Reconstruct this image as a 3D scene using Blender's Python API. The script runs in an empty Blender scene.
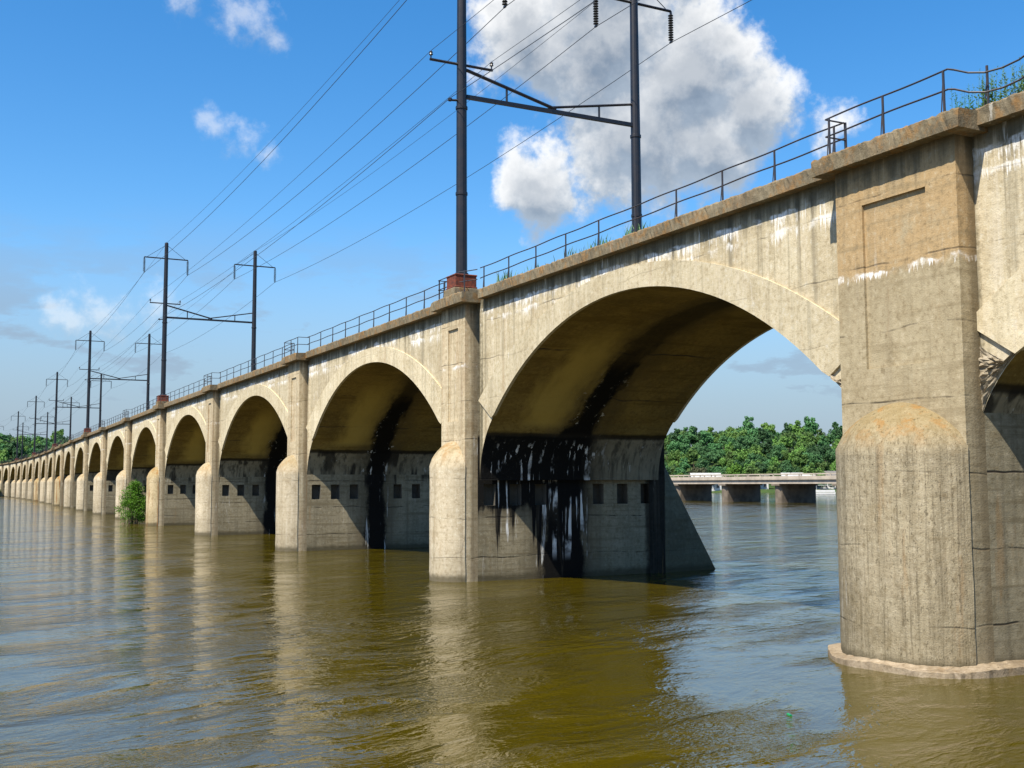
import bpy, bmesh, math, random
from mathutils import Vector, Matrix
import numpy as np
SC = bpy.context.scene
COL = SC.collection
RAD = math.radians

# ------------------------------------------------------------------ camera
CAM_H = 3.83                     # eye height over the river
FPX, YAW, PITCH, ROLL = 1117.6, 0.4731, 0.0887, -0.0038
fw = Vector((math.sin(YAW)*math.cos(PITCH), math.cos(YAW)*math.cos(PITCH), math.sin(PITCH)))
rt = Vector((math.cos(YAW), -math.sin(YAW), 0)); up = rt.cross(fw)
rt2 = rt*math.cos(ROLL) + up*math.sin(ROLL); up2 = up*math.cos(ROLL) - rt*math.sin(ROLL)
cd = bpy.data.cameras.new('camera'); cam = bpy.data.objects.new('camera', cd); COL.objects.link(cam)
m = Matrix((rt2, up2, -fw)).transposed().to_4x4(); m.translation = (0, 0, CAM_H)
cam.matrix_world = m
cd.sensor_width = 36; cd.lens = FPX/1024*36; cd.clip_start = 0.2; cd.clip_end = 6000
SC.camera = cam

# ------------------------------------------------------------------ light
SUN_DIR = Vector((-1.0, -0.42, 1.67)).normalized()      # towards the sun
EL = math.asin(SUN_DIR.z); AZ = math.atan2(SUN_DIR.x, SUN_DIR.y)
ld = bpy.data.lights.new('sun', 'SUN'); sun = bpy.data.objects.new('sun', ld); COL.objects.link(sun)
sun.rotation_euler = SUN_DIR.to_track_quat('Z', 'Y').to_euler()
ld.energy = 5.0; ld.angle = RAD(0.55); ld.color = (1.0, 0.93, 0.80)
SKY_STRENGTH = 0.112
SC.view_settings.view_transform = 'Standard'; SC.view_settings.look = 'None'
SC.view_settings.exposure = 0.84; SC.view_settings.gamma = 1.0

# ------------------------------------------------------------------ node expression helper
class E:
    nt = None
    def __init__(s, sock): s.s = sock
    def _m(s, op, *o):
        n = E.nt.nodes.new('ShaderNodeMath'); n.operation = op
        for i, v in enumerate((s,)+o):
            if isinstance(v, E): E.nt.links.new(v.s, n.inputs[i])
            else: n.inputs[i].default_value = v
        return E(n.outputs[0])
    def __add__(s, o): return s._m('ADD', o)
    __radd__ = __add__
    def __sub__(s, o): return s._m('SUBTRACT', o)
    def __rsub__(s, o): return (s*-1.0)+o
    def __mul__(s, o): return s._m('MULTIPLY', o)
    __rmul__ = __mul__
    def __truediv__(s, o): return s._m('DIVIDE', o)
    def __pow__(s, o): return s._m('POWER', o)
    def abs(s): return s._m('ABSOLUTE')
    def max(s, o): return s._m('MAXIMUM', o)
    def min(s, o): return s._m('MINIMUM', o)
    def frac(s): return s._m('FRACT')
    def floor(s): return s._m('FLOOR')
def sock(v, inp):
    if isinstance(v, E): E.nt.links.new(v.s, inp)
    else:
        if inp.type == 'RGBA' and len(v) == 3: v = (*v, 1)
        inp.default_value = v
def ss(lo, hi, x):
    n = E.nt.nodes.new('ShaderNodeMapRange'); n.interpolation_type = 'SMOOTHSTEP'
    sock(x, n.inputs['Value'])
    if lo < hi:
        n.inputs['From Min'].default_value = lo; n.inputs['From Max'].default_value = hi
        n.inputs['To Min'].default_value = 0; n.inputs['To Max'].default_value = 1
    else:
        n.inputs['From Min'].default_value = hi; n.inputs['From Max'].default_value = lo
        n.inputs['To Min'].default_value = 1; n.inputs['To Max'].default_value = 0
    return E(n.outputs['Result'])
def xyz(x, y, z):
    n = E.nt.nodes.new('ShaderNodeCombineXYZ')
    for i, v in enumerate((x, y, z)): sock(v, n.inputs[i])
    return E(n.outputs[0])
def sep(v):
    n = E.nt.nodes.new('ShaderNodeSeparateXYZ'); sock(v, n.inputs[0]); return [E(o) for o in n.outputs]
def vm(op, a, b=None, scale=None):
    n = E.nt.nodes.new('ShaderNodeVectorMath'); n.operation = op
    sock(a, n.inputs[0])
    if b is not None: sock(b, n.inputs[1])
    if scale is not None: sock(scale, n.inputs['Scale'])
    return E(n.outputs['Value'] if op in ('LENGTH', 'DOT_PRODUCT', 'DISTANCE') else n.outputs['Vector'])
def noise(v, scale, detail=4, rough=0.55, col=False, dist=0.0):
    n = E.nt.nodes.new('ShaderNodeTexNoise'); sock(v, n.inputs['Vector'])
    n.inputs['Scale'].default_value = scale; n.inputs['Detail'].default_value = detail
    n.inputs['Roughness'].default_value = rough; n.inputs['Distortion'].default_value = dist
    return E(n.outputs['Color' if col else 'Fac'])
def voro(v, scale, feature='F1'):
    n = E.nt.nodes.new('ShaderNodeTexVoronoi'); n.feature = feature; sock(v, n.inputs['Vector'])
    n.inputs['Scale'].default_value = scale
    return E(n.outputs['Distance'])
def mix(f, a, b):
    n = E.nt.nodes.new('ShaderNodeMix'); n.data_type = 'RGBA'; n.clamp_factor = True
    sock(f, n.inputs[0]); sock(a, n.inputs[6]); sock(b, n.inputs[7]); return E(n.outputs[2])
def bump(h, strength=0.5, dist=0.02):
    n = E.nt.nodes.new('ShaderNodeBump'); n.inputs['Strength'].default_value = strength
    n.inputs['Distance'].default_value = dist; sock(h, n.inputs['Height']); return E(n.outputs[0])
def new_mat(name):
    mt = bpy.data.materials.new(name); mt.use_nodes = True
    E.nt = mt.node_tree; b = E.nt.nodes['Principled BSDF']
    return mt, b
def objco():
    tc = E.nt.nodes.new('ShaderNodeTexCoord'); return E(tc.outputs['Object'])
def rnd():
    n = E.nt.nodes.new('ShaderNodeObjectInfo'); return E(n.outputs['Random'])
def worldpos():
    n = E.nt.nodes.new('ShaderNodeNewGeometry'); return E(n.outputs['Position'])

# ------------------------------------------------------------------ world: sky and clouds
def build_world():
    w = bpy.data.worlds.new('World'); SC.world = w; w.use_nodes = True
    E.nt = w.node_tree; bg = E.nt.nodes['Background']
    sky = E.nt.nodes.new('ShaderNodeTexSky'); sky.sky_type = 'NISHITA'; sky.sun_disc = False
    sky.sun_elevation = EL; sky.sun_rotation = AZ
    sky.air_density = 1.0; sky.dust_density = 0.6; sky.ozone_density = 2.5
    tc = E.nt.nodes.new('ShaderNodeTexCoord'); D = E(tc.outputs['Generated'])
    skyc = E(sky.outputs[0])
    hs = E.nt.nodes.new('ShaderNodeHueSaturation'); hs.inputs['Saturation'].default_value = 1.38
    E.nt.links.new(skyc.s, hs.inputs['Color']); skyc = E(hs.outputs[0])
    _, _, dz = sep(D)
    # cumulus banks: (azimuth from the bridge axis, elevation, radius) in degrees
    blobs = [(31.8, 22.1, 4.9), (36.2, 20.6, 4.1), (39.0, 18.3, 3.3), (33.8, 17.7, 5.0), (28.6, 15.2, 3.0), (31.0, 14.6, 2.3), (27.8, 22.2, 2.9),
             (32.5, 26.0, 5.0), (36.6, 16.6, 3.6), 
             (12.8, 22.2, 2.0), (10.6, 23.4, 1.7), (14.4, 21.3, 1.25), (13.4, 16.4, 1.5), (11.9, 16.9, 1.25), (14.8, 15.8, 1.1), (43.2, 17.6, 1.6), (7.6, 8.0, 1.7), (5.4, 7.9, 1.3), (9.6, 8.3, 1.3)]
    def density(off):
        v = vm('ADD', D, off)
        n1 = noise(v, 9.0, 5, 0.55, col=True)
        wv = vm('ADD', v, vm('SCALE', vm('SUBTRACT', n1, (0.5, 0.5, 0.5)), scale=0.085))
        best = None
        for az, el, r in blobs:
            a, e = RAD(az), RAD(el)
            c = (math.sin(a)*math.cos(e), math.cos(a)*math.cos(e), math.sin(e))
            d = 1.0 - vm('DISTANCE', wv, c)*(1/RAD(r))
            if r < 2.4: d = d*0.42-0.075
            best = d if best is None else best.max(d)
        f = noise(v, 24.0, 9, 0.62)
        f2 = noise(v, 70.0, 5, 0.6)
        return best*0.9 + (f - 0.5)*1.0 + (f2-0.5)*0.38
    d0 = density((0, 0, 0))
    d1 = density((-0.008, -0.004, 0.022))
    alpha = ss(-0.02, 0.34, d0)
    rel = d0 - d1
    lit = ss(-0.30, 0.34, rel + (noise(D, 60.0, 6, 0.6)-0.5)*0.25)
    thick = ss(0.18, 0.85, d0)
    sh = mix(lit, (1.15, 1.45, 1.85), (2.9, 3.05, 3.2))
    rim = mix(lit, (2.2, 2.55, 2.95), (5.6, 5.55, 5.4))
    cl = mix(thick, rim, sh)
    # thin grey haze bank low down and faint wisps
    wv = vm('MULTIPLY', D, (1.0, 1.0, 3.4))
    hz = noise(wv, 6.5, 7, 0.62)
    low = ss(0.24, 0.03, dz)
    veil = (ss(0.42, 0.62, hz)*0.85*ss(0.25, 0.11, dz)).max(low*0.88)
    c = mix(veil, skyc, (1.65, 2.15, 2.80))
    dx, dy, _ = sep(D)
    c = mix(alpha*(ss(0.28, 0.44, dx/dy)*0.50+0.42), c, cl)
    E.nt.links.new(c.s, bg.inputs['Color']); bg.inputs['Strength'].default_value = SKY_STRENGTH
build_world()

# ------------------------------------------------------------------ object helpers
def link(name, me, mats, parent=None, loc=None, rz=0.0):
    o = bpy.data.objects.new(name, me); COL.objects.link(o)
    for mt in (mats if isinstance(mats, (list, tuple)) else [mats]): me.materials.append(mt)
    if parent: o.parent = parent
    if loc is not None: o.location = loc
    o.rotation_euler.z = rz
    return o
def empty(name, loc=(0, 0, 0), rz=0.0, parent=None):
    o = bpy.data.objects.new(name, None); COL.objects.link(o); o.location = loc; o.rotation_euler.z = rz
    o.empty_display_size = 0.3
    if parent: o.parent = parent
    return o
def tag(o, label=None, cat=None, group=None, kind=None):
    if label: o['label'] = label
    if cat: o['category'] = cat
    if group: o['group'] = group
    if kind: o['kind'] = kind
    return o
def kids(o): return [c for c in bpy.data.objects if c.parent == o]
def copy_tree(o, parent=None):
    c = o.copy(); COL.objects.link(c); c.parent = parent
    for ch in kids(o): copy_tree(ch, c)
    return c
class MB:
    """collects polygons into one mesh"""
    def __init__(s): s.v = []; s.f = []; s.mi = []
    def quad(s, pts, mi=0):
        b = len(s.v); s.v += [tuple(p) for p in pts]; s.f.append(list(range(b, b+len(pts)))); s.mi.append(mi)
    def box(s, x0, x1, y0, y1, z0, z1, mi=0):
        b = len(s.v)
        s.v += [(x, y, z) for z in (z0, z1) for y in (y0, y1) for x in (x0, x1)]
        for f in ((0, 2, 3, 1), (4, 5, 7, 6), (0, 1, 5, 4), (2, 6, 7, 3), (0, 4, 6, 2), (1, 3, 7, 5)):
            s.f.append([b+i for i in f]); s.mi.append(mi)
    def tube(s, pts, r, n=8, r1=None, cap=True, mi=0):
        pts = [Vector(p) for p in pts]; b = len(s.v); m_ = len(pts)
        for i, p in enumerate(pts):
            t = (pts[min(i+1, m_-1)]-pts[max(i-1, 0)]).normalized()
            ref = Vector((0, 0, 1)) if abs(t.z) < 0.9 else Vector((1, 0, 0))
            a = t.cross(ref).normalized(); c = t.cross(a)
            rr = r if r1 is None else r+(r1-r)*i/(m_-1)
            for k in range(n):
                an = 2*math.pi*k/n
                s.v.append(tuple(p+a*math.cos(an)*rr+c*math.sin(an)*rr))
        for i in range(m_-1):
            for k in range(n):
                s.f.append([b+i*n+k, b+i*n+(k+1) % n, b+(i+1)*n+(k+1) % n, b+(i+1)*n+k]); s.mi.append(mi)
        if cap:
            s.f.append([b+k for k in range(n)][::-1]); s.mi.append(mi)
            s.f.append([b+(m_-1)*n+k for k in range(n)]); s.mi.append(mi)
    def lathe(s, prof, cx, cy, n=16, mi=0):
        b = len(s.v)
        for r, z in prof:
            for k in range(n):
                a = 2*math.pi*k/n; s.v.append((cx+r*math.cos(a), cy+r*math.sin(a), z))
        for i in range(len(prof)-1):
            for k in range(n):
                s.f.append([b+i*n+k, b+i*n+(k+1) % n, b+(i+1)*n+(k+1) % n, b+(i+1)*n+k]); s.mi.append(mi)
        s.f.append([b+k for k in range(n)][::-1]); s.mi.append(mi)
        s.f.append([b+(len(prof)-1)*n+k for k in range(n)]); s.mi.append(mi)
    def mesh(s, name, smooth=False, weld=True, fixn=True):
        me = bpy.data.meshes.new(name); me.from_pydata(s.v, [], s.f)
        me.polygons.foreach_set('material_index', s.mi)
        if weld or fixn:
            bm = bmesh.new(); bm.from_mesh(me)
            if weld: bmesh.ops.remove_doubles(bm, verts=bm.verts, dist=1e-4)
            if fixn: bmesh.ops.recalc_face_normals(bm, faces=bm.faces)
            bm.to_mesh(me); bm.free()
        if smooth: me.polygons.foreach_set('use_smooth', [True]*len(me.polygons))
        me.update(); return me
    def build(s, name, mats, parent=None, loc=None, rz=0.0, **k): return link(name, s.mesh(name, **k), mats, parent, loc, rz)
def bevelled(o, w=0.03, seg=2):
    md = o.modifiers.new('bevel', 'BEVEL'); md.width = w; md.segments = seg; md.limit_method = 'ANGLE'; md.angle_limit = RAD(40)
    return o

# ------------------------------------------------------------------ materials
def concrete(name, A, B, streak=0.5, grey=(0.10, 0.085, 0.06), boards=0.35, lichen=0.0, soffit=False, pierside=False,
             heavy=False, effl=None, white=0.4, pit=0.5, top_dirt_shade=0.0, warm_top=None, dome=False, rust=0.0, bmp=0.6, tide=False, cracks=0.3, ribs=False, edge=None):
    mt, b = new_mat(name)
    P = objco(); R = rnd()
    Q = vm('ADD', P, xyz(R*37.0, R*53.0, R*0.0))
    x, y, z = sep(P); qx, qy, qz = sep(Q)
    big = noise(Q, 0.45, 6, 0.6); mid = noise(Q, 3.0, 5, 0.6); fine = noise(Q, 28.0, 3, 0.6)
    c = mix(ss(0.36, 0.64, big*0.65+mid*0.35), A, B)
    blot = noise(Q, 1.1, 8, 0.68)
    c = mix(ss(0.52, 0.66, blot)*0.55, c, (A[0]*0.62, A[1]*0.57, A[2]*0.48))
    c = mix(ss(0.46, 0.34, blot)*0.35, c, (A[0]*1.22, A[1]*1.24, A[2]*1.3))
    sp0 = noise(Q, 1.4, 7, 0.65)
    if warm_top:
        zz = z + (mid-0.5)*0.5 + (sp0-0.5)*0.6
        c = mix(ss(8.50, 8.80, zz)*ss(0.30, 0.55, blot+0.08)*0.9, c, warm_top)
    c = mix(ss(0.50, 0.75, mid)*0.35, c, (A[0]*1.25, A[1]*1.25, A[2]*1.3))
    grit = noise(Q, 7.0, 9, 0.72)
    c = mix(ss(0.51, 0.64, grit)*0.55, c, (A[0]*0.45, A[1]*0.40, A[2]*0.33))
    c = mix(ss(0.47, 0.33, grit)*0.55, c, (min(0.66, A[0]*1.35), min(0.62, A[1]*1.38), min(0.56, A[2]*1.5)))
    ru = ss(0.60, 0.70, noise(xyz(qx*2.0, qy*2.0, qz*0.25), 1.0, 5, 0.65))
    c = mix(ru*0.35, c, (0.27, 0.15, 0.055))
    c = mix((R-0.5)*0.45, c, (0.20, 0.17, 0.12)) if not soffit else c
    # vertical weather streaks
    sv = xyz(qx*3.2, qy*3.2, qz*0.10)
    st = noise(sv, 1.0, 6, 0.65)
    st2 = noise(xyz(qx*11.0, qy*11.0, qz*0.35), 1.0, 4, 0.6)
    c = mix(ss(0.47, 0.70, st)*streak, c, grey)
    c = mix(ss(0.46, 0.30, st)*streak*0.5, c, (min(0.62, A[0]*1.25), min(0.56, A[1]*1.27), min(0.46, A[2]*1.35)))
    c = mix(ss(0.55, 0.78, st2)*streak*0.6, c, grey)
    # board-form and lift lines
    lvl = z*0.62 + (noise(Q, 0.5, 2)-0.5)*0.22
    fr = lvl.frac()
    line = ss(0.022, 0.0, (fr-0.5).abs())*ss(0.40, 0.62, noise(xyz(qx*0.7, qy*0.7, lvl.floor()*7.3), 1.0, 5, 0.65))
    brd = noise(xyz(qx*0.35, qy*0.35, qz*6.0), 1.0, 5, 0.6)
    c = mix(ss(0.50, 0.66, brd)*boards*0.85, c, (A[0]*0.55, A[1]*0.52, A[2]*0.48))
    c = mix(line*boards*1.6, c, (0.05, 0.04, 0.03))
    # pits and spalls
    pits = ss(0.66, 0.74, fine)*ss(0.46, 0.62, mid)
    c = mix(pits*pit, c, (0.06, 0.05, 0.035))
    sp = noise(Q, 1.6, 8, 0.7)
    c = mix(ss(0.62, 0.70, sp)*pit*0.7, c, (A[0]*0.42, A[1]*0.38, A[2]*0.33))
    # crazing cracks
    if cracks:
        wq = vm('ADD', Q, vm('SCALE', noise(Q, 1.2, 4, col=True), scale=0.9))
        cr = ss(0.022, 0.004, voro(wq, 0.42, 'DISTANCE_TO_EDGE'))*ss(0.45, 0.6, noise(Q, 0.3, 2))
        c = mix(cr*cracks*0.5, c, (0.06, 0.045, 0.03))
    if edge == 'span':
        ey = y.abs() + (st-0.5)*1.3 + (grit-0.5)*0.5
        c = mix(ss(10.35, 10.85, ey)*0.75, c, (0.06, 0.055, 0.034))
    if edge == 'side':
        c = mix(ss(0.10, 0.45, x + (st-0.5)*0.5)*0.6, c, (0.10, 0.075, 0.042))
    if ribs:
        rb = noise(xyz(qx*15.0, qy*15.0, qz*0.45), 1.0, 5, 0.75)
        c = mix(ss(0.49, 0.66, rb)*0.48, c, (0.075, 0.058, 0.035))
        c = mix(ss(0.47, 0.34, rb)*0.35, c, (0.42, 0.35, 0.235))
        spk = noise(xyz(qx*20.0, qy*20.0, qz*8.0), 1.0, 4, 0.7)
        c = mix(ss(0.56, 0.66, spk)*0.6, c, (0.045, 0.036, 0.022)); c = mix(ss(0.38, 0.30, spk)*0.5, c, (0.52, 0.46, 0.34))
    if top_dirt_shade:
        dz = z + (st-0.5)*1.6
        c = mix(ss(10.6, 11.3, dz)*top_dirt_shade, c, (0.055, 0.05, 0.034))  # dirt runs, painted darker to deepen the shade under the coping
    if white:
        wm = ss(0.60, 0.66, noise(xyz(qx*5.0, qy*5.0, qz*0.5), 1.0, 5, 0.7))*ss(0.52, 0.64, noise(Q, 0.35, 3))
        c = mix(wm*white, c, (0.72, 0.70, 0.64))
    if effl:
        for zl, amt, drop in effl:
            dr = noise(xyz(qx*12.0, qy*12.0, 0.0), 1.0, 5, 0.75)
            hh = z - zl + (dr-0.40)*drop*(0.35+1.3*sp0)
            bnd = ss(0.05, -0.03, z - zl + (sp0-0.5)*0.5)*ss(-0.03, 0.03, hh)
            c = mix(bnd*amt*ss(0.44, 0.58, noise(Q, 0.8, 6, 0.68))*ss(0.34, 0.52, noise(xyz(qx*9.0, qy*9.0, qz*1.2), 1.0, 4, 0.7)), c, (0.78, 0.76, 0.72))
    if tide:
        tz = z + 0.17 + (mid-0.5)*0.30
        c = mix(ss(0.42, 0.12, tz)*0.8, c, (0.045, 0.038, 0.022))
        c = mix(ss(2.2, 0.6, tz)*0.25, c, (0.11, 0.09, 0.05))
    if lichen:
        lz = ss(0.48, 0.62, noise(Q, 2.3, 6, 0.7))
        top = ss(4.3, 5.3, z) if dome else 1.0
        c = mix(top*lichen*(0.75 if dome else 0.0), c, (0.20, 0.145, 0.06))
        c = mix(lz*top*lichen*(0.6 if dome else 1.0), c, (0.27, 0.125, 0.025))
        c = mix(ss(0.60, 0.68, noise(Q, 9.0, 4, 0.7))*top*lichen*0.8, c, (0.05, 0.042, 0.018))
        c = mix(ss(0.66, 0.72, noise(Q, 14.0, 3, 0.7))*top*lichen*0.5, c, (0.45, 0.39, 0.24))
    if rust:
        rr = ss(0.50, 0.66, noise(xyz(qx*2.6, qy*2.6, qz*0.22), 1.0, 4, 0.6))
        c = mix(rr*rust, c, (0.22, 0.085, 0.02))
    rough = 0.9
    if soffit or pierside:
        jn = (noise(xyz(qx*1.2, qy*0.5, qz*0.5), 1.0, 5, 0.65)-0.5)
        jw = (x - 4.95 + jn*1.3 + (grit-0.5)*0.35).abs()
        if heavy: jw = jw - ss(6.4, 5.2, z)*ss(5.6, 4.6, x)*0.75
        joint = ss(0.80, 0.42, jw)
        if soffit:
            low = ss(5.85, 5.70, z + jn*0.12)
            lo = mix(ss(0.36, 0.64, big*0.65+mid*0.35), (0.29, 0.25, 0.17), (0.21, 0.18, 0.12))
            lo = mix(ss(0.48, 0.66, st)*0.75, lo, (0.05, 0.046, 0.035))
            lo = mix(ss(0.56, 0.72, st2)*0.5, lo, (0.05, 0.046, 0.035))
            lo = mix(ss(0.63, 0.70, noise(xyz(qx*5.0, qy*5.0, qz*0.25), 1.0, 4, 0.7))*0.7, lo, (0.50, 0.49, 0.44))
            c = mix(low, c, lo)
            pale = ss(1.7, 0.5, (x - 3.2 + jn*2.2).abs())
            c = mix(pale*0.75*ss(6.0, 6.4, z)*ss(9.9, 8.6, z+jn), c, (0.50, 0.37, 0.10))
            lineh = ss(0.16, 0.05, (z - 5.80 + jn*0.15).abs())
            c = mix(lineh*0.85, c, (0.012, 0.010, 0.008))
        joint = joint*ss(10.1, 8.2, z+jn*2.0).max(0.55)
        halo = ss(1.9, 0.5, jw + (grit-0.5)*1.0)
        c = mix(halo*0.55, c, (0.055, 0.045, 0.03))
        c = mix(joint*0.97, c, (0.006, 0.006, 0.006))
        wj = ss(0.60, 0.66, noise(xyz(qx*4.5, qy*4.5, qz*0.35), 1.0, 4, 0.65))*ss(1.1, 0.55, jw)*ss(0.2, 0.42, jw)
        c = mix(wj*ss(9.0, 5.5, z)*0.85, c, (0.62, 0.61, 0.57))
        if pierside:
            j2 = ss(0.55, 0.25, (x - 9.3 + jn*0.9).abs())  # dark band at the far end, painted in for the shaded recess there
            c = mix(j2*0.8, c, (0.008, 0.008, 0.008))
        # black seepage below the springing, hanging in tongues
        tong = noise(xyz(qx*1.7, qy*1.7, 0.0), 1.0, 3, 0.6)
        if heavy:
            zb = 2.75 - ss(0.52, 0.66, tong)*2.3 - (tong-0.5)*1.4 + jn*0.4 + (grit-0.5)*0.5
            black = ss(-0.15, 0.15, z - zb)*ss(5.9, 5.7, z+jn*0.2)*ss(6.0, 5.2, x+jn*1.4)*ss(0.25, 0.6, x + jn*0.4)
            hal = ss(-0.9, 0.3, z - zb)*ss(6.0, 5.6, z)*ss(6.6, 5.2, x+jn*1.4)
            c = mix(hal*0.7, c, (0.06, 0.05, 0.036))
            lightgap = ss(0.60, 0.66, noise(xyz(qx*2.4, qy*2.4, qz*0.25), 1.0, 3, 0.6))
            c = mix(black*(0.98-lightgap*0.25-ss(0.55, 0.7, grit)*0.2), c, (0.008, 0.008, 0.008))
            wd = ss(0.56, 0.60, noise(xyz(qx*3.6+3.0, qy*3.6, qz*0.20), 1.0, 4, 0.6))
            c = mix(wd*ss(0.4, 0.9, x)*ss(6.6, 5.8, x)*ss(0.5, 1.3, z)*ss(5.7, 5.2, z)*ss(0.40, 0.55, noise(Q, 0.9, 4)), c, (0.70, 0.69, 0.66))
        else:
            zb = 5.2 - tong*2.6
            black = ss(-0.2, 0.4, z - zb)*ss(5.9, 5.7, z+jn*0.2)*ss(0.52, 0.60, noise(xyz(qx*0.9, qy*0.9, 1.0), 1.0, 3))
            c = mix(black*0.8, c, (0.012, 0.011, 0.010))
    sock(c, b.inputs['Base Color'])
    b.inputs['Roughness'].default_value = rough
    b.inputs['Specular IOR Level'].default_value = 0.08
    h = mid*0.5 + fine*0.35 + (rb*0.25 if ribs else 0.0) - line*0.6*boards - pits*0.5 + brd*0.35*boards + sp*0.6
    sock(bump(h, bmp, 0.035), b.inputs['Normal'])
    return mt
M = {}
M['spandrel'] = concrete('spandrel_concrete', (0.57, 0.49, 0.335), (0.46, 0.38, 0.245), streak=0.78, grey=(0.20, 0.17, 0.115), boards=0.35, white=0.55, top_dirt_shade=0.8,
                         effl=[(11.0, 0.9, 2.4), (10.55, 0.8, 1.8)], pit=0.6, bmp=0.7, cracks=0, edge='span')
M['ring'] = concrete('arch_ring_concrete', (0.59, 0.51, 0.35), (0.49, 0.41, 0.265), streak=0.50, grey=(0.22, 0.19, 0.13), boards=0.15, white=0.6, pit=0.5, bmp=0.6, cracks=0)
M['pilaster_warm'] = concrete('tan_pilaster_concrete', (0.41, 0.34, 0.215), (0.33, 0.265, 0.16), streak=0.30, grey=(0.17, 0.14, 0.09), boards=0.55, white=0.25, top_dirt_shade=0.75,
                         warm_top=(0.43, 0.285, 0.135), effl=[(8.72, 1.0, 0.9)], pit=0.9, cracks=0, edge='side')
M['pilaster'] = concrete('pilaster_concrete', (0.55, 0.46, 0.31), (0.46, 0.37, 0.235), streak=0.50, grey=(0.20, 0.16, 0.10), boards=0.45, white=0.6, top_dirt_shade=0.75,
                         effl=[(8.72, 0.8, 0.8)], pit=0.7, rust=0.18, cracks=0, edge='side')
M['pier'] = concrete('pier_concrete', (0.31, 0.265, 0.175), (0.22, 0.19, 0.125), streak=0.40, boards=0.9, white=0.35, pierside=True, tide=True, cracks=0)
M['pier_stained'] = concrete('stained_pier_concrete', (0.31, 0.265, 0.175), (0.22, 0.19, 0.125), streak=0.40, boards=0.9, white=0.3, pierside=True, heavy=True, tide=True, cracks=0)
M['cutwater'] = concrete('cutwater_concrete', (0.36, 0.305, 0.205), (0.26, 0.215, 0.14), streak=0.5, grey=(0.14, 0.115, 0.072), boards=0.40, white=0.25, lichen=0.9, dome=True, pit=1.0, tide=True, bmp=1.0, cracks=0, ribs=True)
M['cutwater_pale'] = concrete('pale_cutwater_concrete', (0.54, 0.46, 0.33), (0.44, 0.37, 0.255), streak=0.55, grey=(0.2, 0.16, 0.10), boards=0.4, white=0.5, lichen=0.7, dome=True, pit=0.5, tide=True, cracks=0.6)
M['cutwater_rusty'] = concrete('rusty_cutwater_concrete', (0.52, 0.42, 0.26), (0.42, 0.33, 0.18), streak=0.35, boards=0.3, white=0.4, lichen=0.95, dome=True, pit=0.5, tide=True, rust=0.75)
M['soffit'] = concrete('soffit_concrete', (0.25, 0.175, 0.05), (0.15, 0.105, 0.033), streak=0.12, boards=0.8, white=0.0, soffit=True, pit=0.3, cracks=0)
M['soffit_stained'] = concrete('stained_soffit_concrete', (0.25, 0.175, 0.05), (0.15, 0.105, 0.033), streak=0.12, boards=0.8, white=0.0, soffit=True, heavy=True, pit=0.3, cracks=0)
M['ice'] = concrete('icebreaker_concrete', (0.17, 0.145, 0.09), (0.11, 0.095, 0.06), streak=0.5, boards=0.5, white=0.2, tide=True, cracks=0)
M['recess_shade'] = concrete('recess_shade_concrete', (0.035, 0.032, 0.026), (0.015, 0.014, 0.012), streak=0.5, boards=0.2, white=0.35, cracks=0)  # near-black colour standing in for the shade of the recess before the icebreaker
M['coping'] = concrete('coping_concrete', (0.21, 0.172, 0.11), (0.11, 0.09, 0.058), streak=0.60, boards=0.0, white=0.35, lichen=0.42, pit=1.0, rust=0.10, bmp=1.0, cracks=0)
M['footing'] = concrete('footing_concrete', (0.32, 0.255, 0.175), (0.15, 0.115, 0.075), streak=0.1, boards=0.0, white=0.5, pit=0.9, bmp=1.0, cracks=0.6)

def simple(name, col, rough=0.6, metal=0.0, var=0.25, scale=6.0, spec=0.5, bmp=0.0, col2=None):
    mt, b = new_mat(name); P = objco()
    n = noise(P, scale, 4, 0.6)
    c2 = col2 or tuple(v*(1-var) for v in col)
    sock(mix(ss(0.35, 0.65, n), col, c2), b.inputs['Base Color'])
    b.inputs['Roughness'].default_value = rough; b.inputs['Metallic'].default_value = metal
    b.inputs['Specular IOR Level'].default_value = spec
    if bmp: sock(bump(noise(P, scale*4, 4), bmp, 0.01), b.inputs['Normal'])
    return mt
M['steel'] = simple('dark_painted_steel', (0.008, 0.009, 0.013), 0.40, col2=(0.016, 0.013, 0.014), scale=3)
M['rail'] = simple('railing_steel', (0.03, 0.033, 0.042), 0.5, col2=(0.05, 0.035, 0.028), scale=4)
M['rust'] = simple('rusted_iron', (0.17, 0.035, 0.012), 0.85, col2=(0.07, 0.018, 0.010), scale=7, bmp=0.6)
M['wire'] = simple('wire_metal', (0.03, 0.033, 0.04), 0.5)
M['porcelain'] = simple('insulator_porcelain', (0.02, 0.016, 0.014), 0.25)
M['ballast'] = simple('track_ballast', (0.22, 0.19, 0.15), 0.95, col2=(0.08, 0.07, 0.055), scale=14, bmp=1.0)
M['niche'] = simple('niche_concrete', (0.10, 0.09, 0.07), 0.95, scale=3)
M['white_paint'] = simple('white_siding', (0.55, 0.55, 0.54), 0.6, var=0.1, scale=1.0)
M['dark_glass'] = simple('window_glass', (0.02, 0.025, 0.03), 0.1, var=0.1)
M['roof_pale'] = simple('pale_metal_roof', (0.42, 0.42, 0.41), 0.8, var=0.25, scale=0.6, spec=0.1)
M['roof_grey'] = simple('grey_shingle_roof', (0.15, 0.14, 0.13), 0.9, scale=2.0)
M['hwy_deck'] = simple('highway_concrete', (0.42, 0.36, 0.29), 0.9, var=0.25, scale=0.5)
M['hwy_pier'] = simple('highway_pier_concrete', (0.20, 0.165, 0.13), 0.95, var=0.4, scale=0.6, spec=0.1)
M['asphalt'] = simple('asphalt', (0.05, 0.05, 0.05), 0.9, scale=3)
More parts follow.
